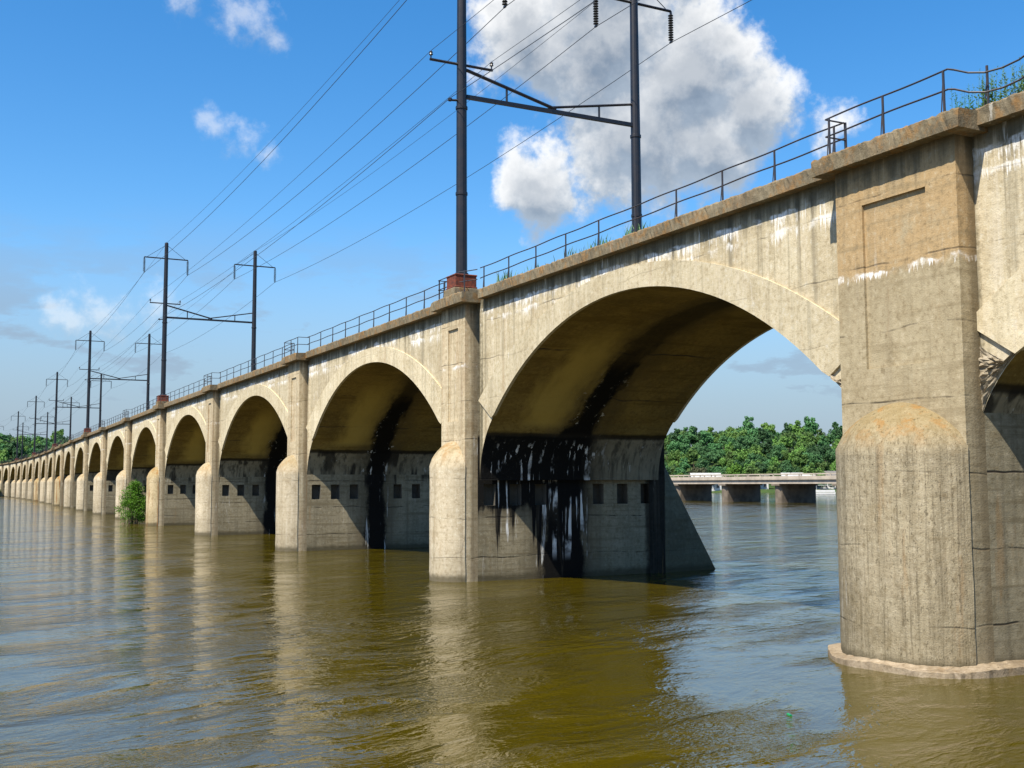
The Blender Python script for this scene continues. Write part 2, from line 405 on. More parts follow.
M['bark'] = simple('bark', (0.09, 0.065, 0.045), 0.95, scale=5, bmp=0.5)
M['bottle'] = simple('green_plastic', (0.005, 0.22, 0.07), 0.2)
M['cap'] = simple('white_plastic', (0.6, 0.6, 0.58), 0.4)
M['wood'] = simple('weathered_wood', (0.36, 0.28, 0.20), 0.9, scale=9, bmp=0.6)

def leaf_mat(name, a, b2, spread=0.3):
    mt, b = new_mat(name); P = objco(); R = rnd()
    n = noise(vm('ADD', P, xyz(R*31.0, R*17.0, R*11.0)), 0.7, 4, 0.6)
    c = mix(ss(0.35, 0.65, n*0.6 + R*0.4), a, b2)
    hs = E.nt.nodes.new('ShaderNodeHueSaturation'); sock(c, hs.inputs['Color'])
    sock(R*0.05+0.475, hs.inputs['Hue']); sock(R*spread*2+(1-spread), hs.inputs['Value'])
    E.nt.links.new(hs.outputs[0], b.inputs['Base Color'])
    b.inputs['Roughness'].default_value = 0.65; b.inputs['Specular IOR Level'].default_value = 0.25
    tr = E.nt.nodes.new('ShaderNodeBsdfTranslucent'); E.nt.links.new(hs.outputs[0], tr.inputs['Color'])
    mx = E.nt.nodes.new('ShaderNodeMixShader'); mx.inputs[0].default_value = 0.25
    E.nt.links.new(b.outputs[0], mx.inputs[1]); E.nt.links.new(tr.outputs[0], mx.inputs[2])
    E.nt.links.new(mx.outputs[0], E.nt.nodes['Material Output'].inputs['Surface'])
    return mt
M['leaf'] = leaf_mat('dark_foliage', (0.075, 0.165, 0.040), (0.13, 0.225, 0.045))
M['leaf_teal'] = leaf_mat('deep_green_foliage', (0.042, 0.118, 0.044), (0.072, 0.155, 0.052))
M['leaf_lime'] = leaf_mat('bright_foliage', (0.10, 0.20, 0.022), (0.075, 0.16, 0.02), 0.1)
M['leaf_grey'] = leaf_mat('greyish_foliage', (0.085, 0.095, 0.045), (0.06, 0.085, 0.04), 0.1)
M['leaf_bush'] = leaf_mat('willow_foliage', (0.085, 0.22, 0.016), (0.05, 0.14, 0.012), 0.1)
M['weed'] = leaf_mat('weed_foliage', (0.13, 0.28, 0.10), (0.09, 0.21, 0.08), 0.15)

def water_mat():
    mt, b = new_mat('river_water'); P = worldpos()
    x, y, z = sep(P)
    big = noise(P, 0.035, 4, 0.55)
    sock(mix(ss(0.35, 0.65, big), (0.058, 0.044, 0.0014), (0.042, 0.032, 0.0011)), b.inputs['Base Color'])
    b.inputs['Roughness'].default_value = 0.05
    b.inputs['IOR'].default_value = 1.45
    # ripples: wind chop in several sizes, patchy
    wv = vm('ADD', P, vm('SCALE', vm('SUBTRACT', noise(P, 0.22, 3, 0.5, col=True), (0.5, 0.5, 0.5)), scale=2.2))
    a = RAD(22); wx, wy, wz = sep(wv)
    u = wx*math.cos(a)+wy*math.sin(a); v = wy*math.cos(a)-wx*math.sin(a)
    W = xyz(u*0.72, v*1.25, 0.0)
    n1 = noise(W, 0.42, 2, 0.5); n2 = noise(W, 1.9, 3, 0.5); n3 = noise(W, 5.0, 3, 0.55); n4 = noise(W, 12.0, 2, 0.5)
    patch = ss(0.44, 0.68, noise(xyz(u*0.06, v*0.13, 0.0), 1.0, 4, 0.6))
    p2 = ss(0.46, 0.66, noise(xyz(u*0.16+9.0, v*0.42, 0.0), 1.0, 3, 0.6))
    ra = 1.0-(noise(xyz(u*0.9, v*1.9, 0.0), 1.25, 3, 0.5)*2.0-1.0).abs(); rb_ = 1.0-(noise(xyz(u*0.9+5.0, v*1.7, 0.0), 3.4, 3, 0.5)*2.0-1.0).abs()
    rw = ra*ra*(0.008+patch*0.042) + rb_*rb_*(0.003+p2*0.022)
    h = rw + n1*0.075 + n2*(0.012+patch*0.050+p2*0.034) + n3*(0.006+patch*0.022+p2*0.040) + n4*(0.003+patch*0.005+p2*0.013)
    sock(bump(h, 1.0, 0.75), b.inputs['Normal'])
    return mt
M['water'] = water_mat()
def ground_mat():
    mt, b = new_mat('hill_ground'); P = worldpos()
    n = noise(P, 0.06, 6, 0.6); n2 = noise(P, 0.6, 4, 0.6)
    c = mix(ss(0.4, 0.6, n), (0.030, 0.058, 0.018), (0.045, 0.075, 0.022))
    c = mix(ss(0.55, 0.7, n2)*0.5, c, (0.10, 0.085, 0.05))
    sock(c, b.inputs['Base Color']); b.inputs['Roughness'].default_value = 0.95
    b.inputs['Specular IOR Level'].default_value = 0.1
    return mt
M['ground'] = ground_mat()

# ------------------------------------------------------------------ water and far land
WL = -0.17                       # water level
mb = MB(); mb.quad([(-2500, -600, WL), (2500, -600, WL), (2500, 3500, WL), (-2500, 3500, WL)])
tag(mb.build('river_water', M['water']), 'brown rippled river under the arches', kind='structure')
bank = [(-700, 600), (-200, 520), (10, 496), (70, 500), (135, 505), (215, 455), (272, 372), (330, 300), (420, 220), (640, 60), (900, -200)]
def bank_pt(u):
    i = min(int(u), len(bank)-2); t = u-i
    return Vector((bank[i][0]*(1-t)+bank[i+1][0]*t, bank[i][1]*(1-t)+bank[i+1][1]*t))
def bank_n(u):
    e = 0.6; a = bank_pt(max(0, u-e)); b_ = bank_pt(min(len(bank)-1.001, u+e)); d = (b_-a).normalized()
    n = Vector((-d.y, d.x)); return n if n.dot(Vector((0.6, 0.8))) > 0 else -n
def hill_z(u, v):
    if v < 0: return -1.5
    base = -0.6+1.7*min(1, v/6)
    t = min(1, max(0, (v-22)/85)); s_ = t*t*(3-2*t)
    wob = 1.0+0.12*math.sin(u*2.3+0.7)+0.08*math.sin(u*5.1+v*0.02)
    return base + s_*(15.2)*wob + min(75, max(0, v-100))*0.11
def land(u, v):
    p = bank_pt(u)+bank_n(u)*v; return Vector((p.x, p.y, hill_z(u, v)))
mb = MB()
vs = [-6, 0, 3, 6, 12, 22, 32, 45, 60, 75, 90, 107, 140, 220, 400, 900]
us = [i*0.125 for i in range((len(bank)-1)*8)]
G = [[land(u, v) for v in vs] for u in us]
for i in range(len(us)-1):
    for j in range(len(vs)-1):
        mb.quad([G[i][j], G[i+1][j], G[i+1][j+1], G[i][j+1]])
tag(mb.build('hillside', M['ground'], smooth=True), 'low grassy far bank rising to a wooded hill', kind='structure')

# ------------------------------------------------------------------ the stone-coloured railway bridge
D0 = 19.25; Y0 = 18.42; S = 24.0
WP, WP0 = 2.42, 3.62
heads = {1: 0.0, 2: 0.0, 3: 0.0, 4: 0.002, 5: .014, 6: .012, 7: .013, 8: .018, 9: .020, 10: .022, 11: .020, 12: .014, 13: .006, 14: 0.0, 15: -.004,
         16: -.006, 17: -.035, 18: -.045, 19: -.05, 20: -.05}
NP = 20
pos = {0: Vector((D0, Y0)), 1: Vector((D0, Y0+24.675))}
for n in range(2, NP+1): pos[n] = pos[n-1]+S*Vector((math.sin(heads[n]), math.cos(heads[n])))
for n in (-1, -2): pos[n] = Vector((D0, Y0+24.675*n if n == -1 else Y0-24.675-24))
def ph(n):
    if n < 2: return 0.0
    return 0.5*(heads[n]+heads.get(n+1, heads[n]))
TOP = 11.42      # underside of the coping
bridge = empty('railway_bridge', (D0, Y0, 0))
tag(bridge, 'long weathered concrete arch railway bridge with round nosed piers standing in the brown river', 'bridge')
BO = Vector((D0, Y0, 0))
rng = random.Random(4)

def pier_core(wp, skip=()):
    mb = MB(); h = wp/2
    xs = [0.58, 0.86, 1.41, 2.06, 2.61, 3.26, 3.81, 6.12, 6.67, 7.36, 7.91, 8.60, 9.15, 9.32]
    zs = [-3.0, 2.92, 3.80, 11.35]
    for sgn in (-1, 1):
        for i in range(len(xs)-1):
            for j in range(len(zs)-1):
                a, b_, c, d = xs[i], xs[i+1], zs[j], zs[j+1]; yy = sgn*h
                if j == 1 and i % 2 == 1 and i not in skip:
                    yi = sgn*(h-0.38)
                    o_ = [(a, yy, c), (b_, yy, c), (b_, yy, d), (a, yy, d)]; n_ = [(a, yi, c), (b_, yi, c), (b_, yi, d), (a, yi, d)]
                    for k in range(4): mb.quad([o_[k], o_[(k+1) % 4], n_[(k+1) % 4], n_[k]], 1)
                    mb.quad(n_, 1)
                else: mb.quad([(a, yy, c), (b_, yy, c), (b_, yy, d), (a, yy, d)])
    for xx in (xs[0], xs[-1]): mb.quad([(xx, -h, -3), (xx, h, -3), (xx, h, 11.35), (xx, -h, 11.35)])
    mb.quad([(xs[0], -h, 11.35), (xs[-1], -h, 11.35), (xs[-1], h, 11.35), (xs[0], h, 11.35)])
    return mb.mesh('pier', fixn=True)
def pilaster_mesh(wp, pw):
    mb = MB(); h = wp/2; z0, z1, a, b_ = -3.0, 11.33, 6.45, 10.36
    ys = [-h, -pw, pw, h]; zs = [z0, a, b_, z1]; r = 0.07
    for i in range(3):
        for j in range(3):
            q = [(0, ys[i], zs[j]), (0, ys[i+1], zs[j]), (0, ys[i+1], zs[j+1]), (0, ys[i], zs[j+1])]
            if i == 1 and j == 1:
                n_ = [(r, p[1], p[2]) for p in q]
                for k in range(4): mb.quad([q[k], q[(k+1) % 4], n_[(k+1) % 4], n_[k]])
                mb.quad(n_)
            else: mb.quad(q)
    mb.quad([(0, -h, z0), (0, -h, z1), (0.58, -h, z1), (0.58, -h, z0)]); mb.quad([(0, h, z0), (0, h, z1), (0.58, h, z1), (0.58, h, z0)])
    mb.quad([(0, -h, z1), (0, h, z1), (0.58, h, z1), (0.58, -h, z1)])
    return mb.mesh('pilaster')
def cutwater_mesh(wp, q, seed):
    """segment-shaped nose with a rounded, peaked cap"""
    r_ = random.Random(seed); h = wp/2+0.03; R = (h*h+q*q)/(2*q); cx = R-q
    a0 = math.asin(min(1, h/R)); na, nr = 28, 9
    rim = []
    for i in range(na+1):
        t = -a0+2*a0*i/na; rim.append((cx-R*math.cos(t), R*math.sin(t)))
    mb = MB()
    zsh, zap = 4.58, 5.62
    zl = [-3.0, 0.0, 0.25, 0.8, 1.6, 2.4, 3.2, 4.0, 4.4, zsh]
    off = lambda: 0.012*r_.uniform(-1, 1)
    rings = []
    for z in zl:
        rings.append([(x+off(), y, z) for x, y in rim])
    for k in range(1, nr+1):
        t = 1-k/nr
        rings.append([(x*t+off()*t*2+0.0, y*t, zsh+(zap-zsh)*(0.6*(1-t**2)**0.62+0.4*(1-t**1.5))) for x, y in rim])
    for a, b_ in zip(rings[:-1], rings[1:]):
        for i in range(na): mb.quad([a[i], a[i+1], b_[i+1], b_[i]])
    return mb.mesh('cutwater', smooth=True)
def icebreaker_mesh(wp):
    mb = MB(); h = wp/2+0.02; L = []
    for z in [-1.0, 0.0, 0.6, 1.3, 2.2, 3.2, 4.2, 5.2]:
        xr = 9.9 + (5.2-z)/5.2*3.0+0.05; L.append([(9.86, -h, z), (xr, -h*0.55, z), (xr+0.22, 0, z), (xr, h*0.55, z), (9.86, h, z)])
    for a, b_ in zip(L[:-1], L[1:]):
        for i in range(4): mb.quad([a[i], a[i+1], b_[i+1], b_[i]])
    mb.quad(L[-1])
    return mb.mesh('icebreaker')
def rough_bar(name, x0, x1, z0, z1, y0, y1, seed, amp=0.03, step=0.09, ends=True):
    """a bar along y with a worn, chipped top edge"""
    r_ = random.Random(seed); mb = MB(); n = max(2, int((y1-y0)/step))
    prof = [(x0, z0), (x0, z0+(z1-z0)*0.5), (x0, z1-0.05), (x0+0.05, z1), (x0+(x1-x0)*0.4, z1), (x1, z1), (x1, z0)]
    R_ = []
    w = [r_.uniform(-1, 1) for _ in range(n+8)]
    for i in range(n+1):
        y = y0+(y1-y0)*i/n; sm = (w[i]+w[i+1]+w[i+2])/3
        row = []
        for k, (x, z) in enumerate(prof):
            j = amp*(0.5 if k in (0, 6, 5) else 1.0)
            e = -amp*max(0, sm)*1.6 if k in (2, 3) else 0
            row.append((x+r_.uniform(-j, j)*0.7-(e if k == 2 else 0), y, z+r_.uniform(-j, j)*(0.2 if k == 0 else 0.8)+e))
        R_.append(row)
    m_ = len(prof)
    for i in range(n):
        for k in range(m_): mb.quad([R_[i][k], R_[i][(k+1) % m_], R_[i+1][(k+1) % m_], R_[i+1][k]])
    mb.quad(R_[0]); mb.quad(R_[-1])
    return mb.mesh(name)

core_std = pier_core(WP); core_st = pier_core(WP); core_0 = pier_core(WP0, (1,))
pil_std = pilaster_mesh(WP, 0.52); pil_0 = pilaster_mesh(WP0, 0.96)
cut_std = cutwater_mesh(WP, 0.95, 1); cut_0 = cutwater_mesh(WP0, 1.2, 2)
cut_pale = cutwater_mesh(WP, 0.95, 3); cut_rust = cutwater_mesh(WP, 0.95, 5)
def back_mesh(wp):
    mb = MB(); h = wp/2+0.012; mb.box(9.05, 9.90, -h, h, -2.5, 5.9); return mb.mesh('pier_back')  # block over the pier's far end that carries the painted recess shade
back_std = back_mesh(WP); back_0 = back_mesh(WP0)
ice_std = icebreaker_mesh(WP); ice_0 = icebreaker_mesh(WP0)
def cap_mesh(wp, seed): return rough_bar('capstone', -0.36, 0.95, TOP-0.11, 11.745, -wp/2-0.42, wp/2+0.42, seed, 0.026)
cap_std = cap_mesh(WP, 11); cap_0 = cap_mesh(WP0, 12)
used = set()
def put(name, me, mat, parent, loc=(0, 0, 0), rz=0.0):
    o = bpy.data.objects.new(name, me); COL.objects.link(o); o.parent = parent; o.location = loc; o.rotation_euler.z = rz
    if me.name not in used:
        for mt in (mat if isinstance(mat, list) else [mat]): me.materials.append(mt)
        used.add(me.name)
    return o
for n in range(-1, NP+1):
    p = pos[n]; big = n == 0
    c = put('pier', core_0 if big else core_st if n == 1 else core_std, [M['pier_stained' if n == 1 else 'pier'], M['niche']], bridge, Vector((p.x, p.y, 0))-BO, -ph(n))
    put('pilaster', pil_0 if big else pil_std, M['pilaster_warm' if big else 'pilaster'], c)
    o = put('pilaster', pil_0 if big else pil_std, M['pilaster'], c, (9.90, 0, 0), math.pi)
    put('pier_back', back_0 if big else back_std, M['recess_shade'], c)
    if big: cw = put('cutwater', cut_0, M['cutwater'], c)
    elif n in (4, 9, 12): cw = tag(put('cutwater', cut_rust, M['cutwater_rusty'], c), 'cutwater streaked orange with rust')
    else: cw = put('cutwater', cut_pale, M['cutwater_pale'], c)
    put('icebreaker', ice_0 if big else ice_std, M['ice'], c)
    put('capstone', cap_0 if big else cap_std, M['coping'], c)
    put('capstone', cap_0 if big else cap_std, M['coping'], c, (9.90, 0, 0), math.pi)
    if big:
        tag(c, 'widest pier, nearest the viewer, on a broken pale footing')
        mb = MB(); h = WP0/2; R = (h*h+1.44)/2.4; r_ = random.Random(8); ring0, ring1, ring2 = [], [], []
        for i in range(81):
            t = i/80; a = -1.75+3.5*t
            x, y = (R-1.2)-R*math.cos(a), R*math.sin(a)
            if abs(a) > 1.25: x = (R-1.2)-R*math.cos(1.25)+ (abs(a)-1.25)*3.4; y = math.copysign(h, a)
            nx, ny = (-math.cos(a), math.sin(a)) if abs(a) < 1.25 else (-0.25, math.copysign(1, a))
            wv_ = 0.30+0.10*math.sin(t*9.0)+0.06*math.sin(t*23+1); w = wv_+0.018*r_.uniform(-1, 1)
            zz = 0.0+0.03*math.sin(t*17)+0.012*r_.uniform(-1, 1)
            ring0.append((x-nx*0.3, y-ny*0.3, zz+0.10)); ring1.append((x+nx*w, y+ny*w, zz-0.04)); ring2.append((x+nx*(w+0.03), y+ny*(w+0.03), -0.7))
        for a_, b_ in ((ring0, ring1), (ring1, ring2)):
            for i in range(80): mb.quad([a_[i], a_[i+1], b_[i+1], b_[i]])
        mb.build('footing', M['footing'], c)

# arch spans -----------------------------------------------------------------
HALF = 10.83
def intr(y):
    a = abs(y)
    if a <= 9.6: return 10.11-14.3+math.sqrt(14.3**2-a*a)
    t = min(1.0, (a-(9.6-2.214))/3.44)
    return 3.96+3.3*math.sqrt(max(0, 1-t*t))
def extr(y): return 10.86-18.0+math.sqrt(18.0**2-y*y)
ysamp = sorted(set([round(HALF*math.sin(math.pi/2*i/30), 4) for i in range(-30, 31)]))
def span_meshes():
    a = MB(); sf = MB(); ys = ysamp
    for y0, y1 in zip(ys[:-1], ys[1:]):
        z0, z1 = intr(y0), intr(y1)
        for x in (0.54, 9.36): a.quad([(x, y0, z0), (x, y1, z1), (x, y1, TOP), (x, y0, TOP)])
        a.quad([(0.54, y0, TOP), (9.36, y0, TOP), (9.36, y1, TOP), (0.54, y1, TOP)])
        nx = 6
        for k in range(nx):
            xa, xb = 0.54+8.82*k/nx, 0.54+8.82*(k+1)/nx
            sf.quad([(xa, y0, z0), (xb, y0, z0), (xb, y1, z1), (xa, y1, z1)])
    ym = MB()
    r = ym
    yr = [y for y in ysamp if abs(y) <= 10.3]
    yr = [-9.62]+[y for y in yr if abs(y) < 9.6]+[9.62]
    def ring(mb, xf, xb):
        # outline: inner edge at y, outer edge spread so that the end cut leans back to the pier
        pts = []
        for y in yr:
            yo = y*10.82/9.62; pts.append(((y, intr(y)-0.004), (yo, extr(yo))))
        for (i0, o0), (i1, o1) in zip(pts[:-1], pts[1:]):
            mb.quad([(xf, *i0), (xf, *i1), (xf, *o1), (xf, *o0)])
            mb.quad([(xf, *o0), (xf, *o1), (xb, *o1), (xb, *o0)]); mb.quad([(xf, *i0), (xf, *i1), (xb, *i1), (xb, *i0)])
        for i_, o_ in (pts[0], pts[-1]): mb.quad([(xf, *i_), (xf, *o_), (xb, *o_), (xb, *i_)])
    rf = MB(); ring(rf, 0.465, 0.60); rb = MB(); ring(rb, 9.435, 9.30)
    bl = MB(); nb = 24
    for i in range(nb):
        y0, y1 = -12.0+24*i/nb, -12+24*(i+1)/nb
        bl.quad([(0.9, y0, 11.62), (1.6, y0, 11.80), (1.6, y1, 11.80), (0.9, y1, 11.62)])
        bl.quad([(1.6, y0, 11.80), (8.3, y0, 11.80), (8.3, y1, 11.80), (1.6, y1, 11.80)])
        bl.quad([(8.3, y0, 11.80), (9.0, y0, 11.62), (9.0, y1, 11.62), (8.3, y1, 11.80)])
    return a.mesh('arch_span'), sf.mesh('soffit', smooth=True), rf.mesh('arch_ring'), rb.mesh('arch_ring_back'), bl.mesh('ballast')
span_me, soff_me, ringf_me, ringb_me, ball_me = span_meshes()
soff_st = soff_me.copy()
CL = 24.0/2-WP/2-0.42
cop_f = rough_bar('coping', 0.23, 0.95, TOP-0.01, 11.82, -CL, CL, 21, 0.02)
spans = {}
for n in range(-1, NP):
    a, b_ = pos[n], pos[n+1]; mid = (a+b_)/2; d = b_-a; hd = math.atan2(d.x, d.y)
    s = put('arch_span', span_me, M['spandrel'], bridge, Vector((mid.x, mid.y, 0))-BO, -hd)
    spans[n] = s
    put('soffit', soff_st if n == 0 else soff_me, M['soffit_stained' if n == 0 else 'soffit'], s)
    put('arch_ring', ringf_me, M['ring'], s); put('arch_ring', ringb_me, M['ring'], s)
    put('coping', cop_f, M['coping'], s); put('coping', cop_f, M['coping'], s, (9.90, 0, 0), math.pi)
    put('ballast', ball_me, M['ballast'], s)

def haunch_mesh(sg):
    r_ = random.Random(31); mb = MB(); ny, nz = 14, 26; G_ = []
    for i in range(ny+1):
        row = []
        for j in range(nz+1):
            t = j/nz; y = 9.66+(10.84-9.66)*i/ny; z0 = intr(y)+0.03; z1 = 6.15+(y-9.62)*0.62
            z = z0+(max(z1, z0+0.05)-z0)*t
            row.append((0.535-0.10*abs(r_.gauss(0, 0.6))*(0.4+0.6*math.sin(math.pi*t)), sg*y, z+r_.uniform(-.02, .02)))
        G_.append(row)
    for i in range(ny):
        for j in range(nz): mb.quad([G_[i][j], G_[i+1][j], G_[i+1][j+1], G_[i][j+1]])
    return mb.mesh('broken_haunch')
M['rubble'] = concrete('broken_concrete', (0.36, 0.31, 0.23), (0.20, 0.165, 0.115), streak=0.3, boards=0.0, white=0.6, pit=1.0, bmp=1.0, cracks=0)
put('broken_haunch', haunch_mesh(-1), M['rubble'], spans[0]); put('broken_haunch', haunch_mesh(1), M['rubble'], spans[-1])

# railings ---------------------------------------------------------------------
def rail_tube(mb, pts, r=0.021): mb.tube(pts, r, 6)
def post_mesh(h):
    mb = MB()
    mb.box(-0.018, 0.018, -0.022, 0.022, 0, h, 0)
    mb.tube([(0.0, 0.0, h*0.80), (0.0, 0.10, 0.0)], 0.014, 5)
    mb.box(-0.04, 0.04, -0.05, 0.13, -0.02, 0.012)
    return mb.mesh('post', weld=False)
post_me = post_mesh(0.90)
RX = 0.40; RPX = -0.20; ZT, ZM = 12.71, 12.29
# one railing per span: top rail, mid rail and posts together as the railing of that span
def railing_mesh(xr, posts=True, y0=-CL-0.1, y1=CL+0.1, step=2.25, sag=None, ret=None, zt=ZT, zm=ZM, nor=False):
    mb = MB()
    def zz(y, z, k):
        z += 0.012*math.sin(y*1.9+k)
        if sag: c_, w_, d_ = sag; z -= d_*math.exp(-((y-c_)/w_)**2)
        return z
    k_ = max(2, int((y1-y0)/0.3))
    for z, k in ((zt, 0), (zm, 2)):
        pts = [(xr, y0+(y1-y0)*i/k_, zz(y0+(y1-y0)*i/k_, z, k)) for i in range(k_+1)]
        if ret: pts = pts+[(ret, y1, z)]
        if ret and nor: pts = [(ret, y0-1.68, z-0.0), (ret-0.03, y0-1.3, z-0.13), (ret-0.10, y0-0.95, z-0.19), (ret-0.22, y0-0.6, z-0.20), (ret-0.38, y0-0.3, z-0.13), (ret-0.55, y0-0.08, z-0.02)]+pts
        elif ret: pts = [(ret, y0, z)]+pts
        rail_tube(mb, pts)
    return mb
def post_positions(y0, y1, step=2.25):
    n = max(1, round((y1-y0)/step)); return [y0+(y1-y0)*i/n for i in range(n+1)]
rail_f = railing_mesh(RX).mesh('railing', weld=False); rail_short = railing_mesh(RX, y1=8.80).mesh('railing_short', weld=False); rail_b = railing_mesh(9.90-RX).mesh('railing_back', weld=False)
for n in range(-1, NP):
    s = spans[n]
    M0 = Matrix.Translation(s.location) @ Matrix.Rotation(s.rotation_euler.z, 4, 'Z')
    for xr, me in ((RX, rail_f if n > -1 else rail_short), (9.90-RX, rail_b)):
        o = put('railing', me, M['rail'], bridge, s.location, s.rotation_euler.z)
        pp_ = post_positions(-CL+0.25, CL-0.25)
        if n == -1 and xr == RX: pp_ = pp_[:-1]+[9.95]
        if n <= 3 and xr == RX:
            for y in pp_: put('post', post_me, M['rail'], o, (xr, y, 11.80))
        else:
            pm = bpy.data.meshes.get('posts_%d' % (xr > 1))
            if not pm:
                mbp = MB()
                for y in pp_:
                    mbp.box(xr-0.022, xr+0.022, y-0.03, y+0.03, 11.8, 12.71); mbp.tube([(xr, y, 12.6), (xr, y+0.1, 11.8)], 0.02, 4)
                pm = mbp.mesh('posts_%d' % (xr > 1), weld=False)
            put('posts', pm, M['rail'], o)
POLES = [1, 4, 7, 10, 13, 16, 19]
pier_rails = {}
for n in range(-1, NP+1):
    wp = WP0 if n == 0 else WP
    L = wp/2+(0.06 if n == 0 else 0.36)
    for side in (0, 1):
        if n in POLES:
            if side: continue
            key = 'pole'
            if key not in pier_rails:
                mb = MB()
                for z in (ZT, ZM):
                    rail_tube(mb, [(RX, L, z), (RPX+0.2, L, z), (RPX+0.2, 0.66, z)]); rail_tube(mb, [(RPX+0.2, -0.66, z), (RX, -L, z)])
                for q in ((RX-0.1, L), (RPX+0.22, L-0.05), (RPX+0.2, -L+0.4)):
                    mb.box(q[0]-0.02, q[0]+0.02, q[1]-0.03, q[1]+0.03, 11.8, ZT)
                pier_rails[key] = mb.mesh('pier_railing_pole', weld=False)
        else:
            key = (n == 0, side, n == 0)
            if key not in pier_rails:
                xr = RPX if not side else 9.90-RPX; xb = RX+0.05 if not side else 9.90-RX-0.05
                mb = railing_mesh(xr, y0=-L, y1=L, ret=xb, zt=ZT-0.02, zm=ZM-0.03, nor=(n == 0 and not side))
                for q in post_positions(-L+0.12, L-0.12, 1.75):
                    mb.box(xr-0.018, xr+0.018, q-0.022, q+0.022, 11.7, ZT-0.02)
                    mb.tube([(xr, q, 12.6), (xr, q+0.09, 11.72)], 0.014, 5)
                mb.box(xb-0.02, xb+0.02, L-0.02, L+0.04, 11.7, ZT)
                pier_rails[key] = mb.mesh('pier_railing', weld=False)
        put('pier_railing', pier_rails[key], M['rail'], bridge, Vector((pos[n].x, pos[n].y, 0))-BO, -ph(n))

# ------------------------------------------------------------------ catenary frames
def insulator(mb, x, z0, z1, n=11):
    mb.tube([(x, 0, z0+0.05), (x, 0, z1)], 0.022, 6)
    for i in range(n):
        z = z0-0.12-(z0-z1-0.2)*i/(n-1)
        mb.lathe([(0.03, z+0.045), (0.125, z+0.01), (0.13, z-0.015), (0.03, z-0.03)], x, 0, 10)
    mb.box(x-0.04, x+0.04, -0.09, 0.09, z1-0.08, z1)
frame_things = []
ordn = ['nearest', 'second', 'third', 'fourth', 'fifth', 'sixth', 'farthest']
XP, XQ = 0.40, 9.40
def make_frame():
    root = empty('catenary_frame')
    for x in (XP, XQ):
        mb = MB(); zb = 12.70 if x == XP else 11.80
        mb.lathe([(0.245, zb), (0.235, 16), (0.225, 20), (0.205, 24), (0.185, 28.1), (0.17, 28.2), (0.05, 28.26)], x, 0, 14)
        mb.lathe([(0.30, zb), (0.30, zb+0.10), (0.25, zb+0.14)], x, 0, 14)
        for z in (16.2, 20.0): mb.lathe([(0.24, z), (0.262, z+0.02), (0.262, z+0.14), (0.23, z+0.16)], x, 0, 14)
        po = mb.build('pole', M['steel'], root, smooth=False)
        a = MB()
        a.tube([(x-2.12, 0, 26.60), (x+2.12, 0, 26.60)], 0.065, 6)
        for s_ in (-1, 1): a.tube([(x+s_*2.12, 0, 26.60), (x+s_*2.14, 0, 26.45)], 0.06, 6)
        a.build('crossarm', M['steel'], po, weld=False)
        g = MB()
        for s_ in (-1, 1): g.tube([(x, 0, 28.0), (x+s_*1.9, 0, 26.62)], 0.02, 5)
        g.build('stay_rod', M['steel'], po, weld=False)
        for s_ in (-1, 1):
            i_ = MB(); insulator(i_, x+s_*2.12, 26.5, 25.10); i_.build('insulator', M['porcelain'], po, weld=False)
    t = MB()
    t.box(XP+0.22, XQ-0.20, -0.08, 0.08, 20.53, 20.70)
    t.build('girder', M['steel'], root)
    t = MB(); xm = (XP+XQ)/2
    t.tube([(XP+0.1, 0, 21.85), (xm+0.2, 0, 20.74)], 0.075, 6); t.tube([(xm-0.2, 0, 20.76), (XQ-0.1, 0, 21.62)], 0.06, 6)
    for x in (XP+2.2, XQ-2.0):
        zt = 20.7+ (21.85-20.74)*(1-(x-XP)/(xm-XP)) if x < xm else 20.7+0.9*(x-xm)/(XQ-xm)
        t.tube([(x, 0, 20.6), (x, 0, zt)], 0.05, 6)
    t.build('truss_brace', M['steel'], root, weld=False)
    t = MB(); t.tube([(XP-1.5, 0, 22.02), (XP+1.5, 0, 22.02)], 0.06, 6)
    for s_ in (-1, 1):
        t.tube([(XP+s_*1.45, 0, 22.02), (XP+s_*1.45, 0, 22.22)], 0.03, 6); t.lathe([(0.03, 22.2), (0.09, 22.22), (0.06, 22.30), (0.085, 22.33), (0.03, 22.40)], XP+s_*1.45, 0, 10)
    t.build('signal_crossarm', M['steel'], root, weld=False)
    t = MB(); t.tube([(XP, 0, 20.42), (XP-0.55, 0, 20.36)], 0.05, 6); t.lathe([(0.04, 20.3), (0.1, 20.33), (0.1, 20.42), (0.04, 20.46)], XP-0.55, 0, 8)
    t.build('wire_bracket', M['steel'], root, weld=False)
    # rusted boot on the capstone
    t = MB(); t.box(XP-0.50, XP+0.50, -0.47, 0.47, 12.10, 12.70)
    for z in (12.10, 12.62): t.box(XP-0.53, XP+0.53, -0.50, 0.50, z-0.003, z+0.08)
    bevelled(t.build('rusted_boot', M['rust'], root), 0.05)
    t = MB(); t.box(XP-0.60, XP+0.60, -0.56, 0.56, 11.70, 12.095); bevelled(t.build('plinth', M['coping'], root), 0.04)
    return root
fr0 = make_frame()
for i, n in enumerate(POLES):
    f = fr0 if i == 0 else copy_tree(fr0)
    f.location = (pos[n].x, pos[n].y, 0); f.rotation_euler.z = -ph(n)
    tag(f, '%s catenary frame from the viewer, two dark poles joined by a braced girder' % ordn[i] if i else
        'nearest dark steel catenary frame, its pole tops cut off by the top of the photo', 'catenary frame', 'catenary frames standing on the bridge')
    frame_things.append(f)
def on_frame(n, x, z):
    a = -ph(n); return Vector((pos[n].x+math.cos(a)*x, pos[n].y+math.sin(a)*x, z))
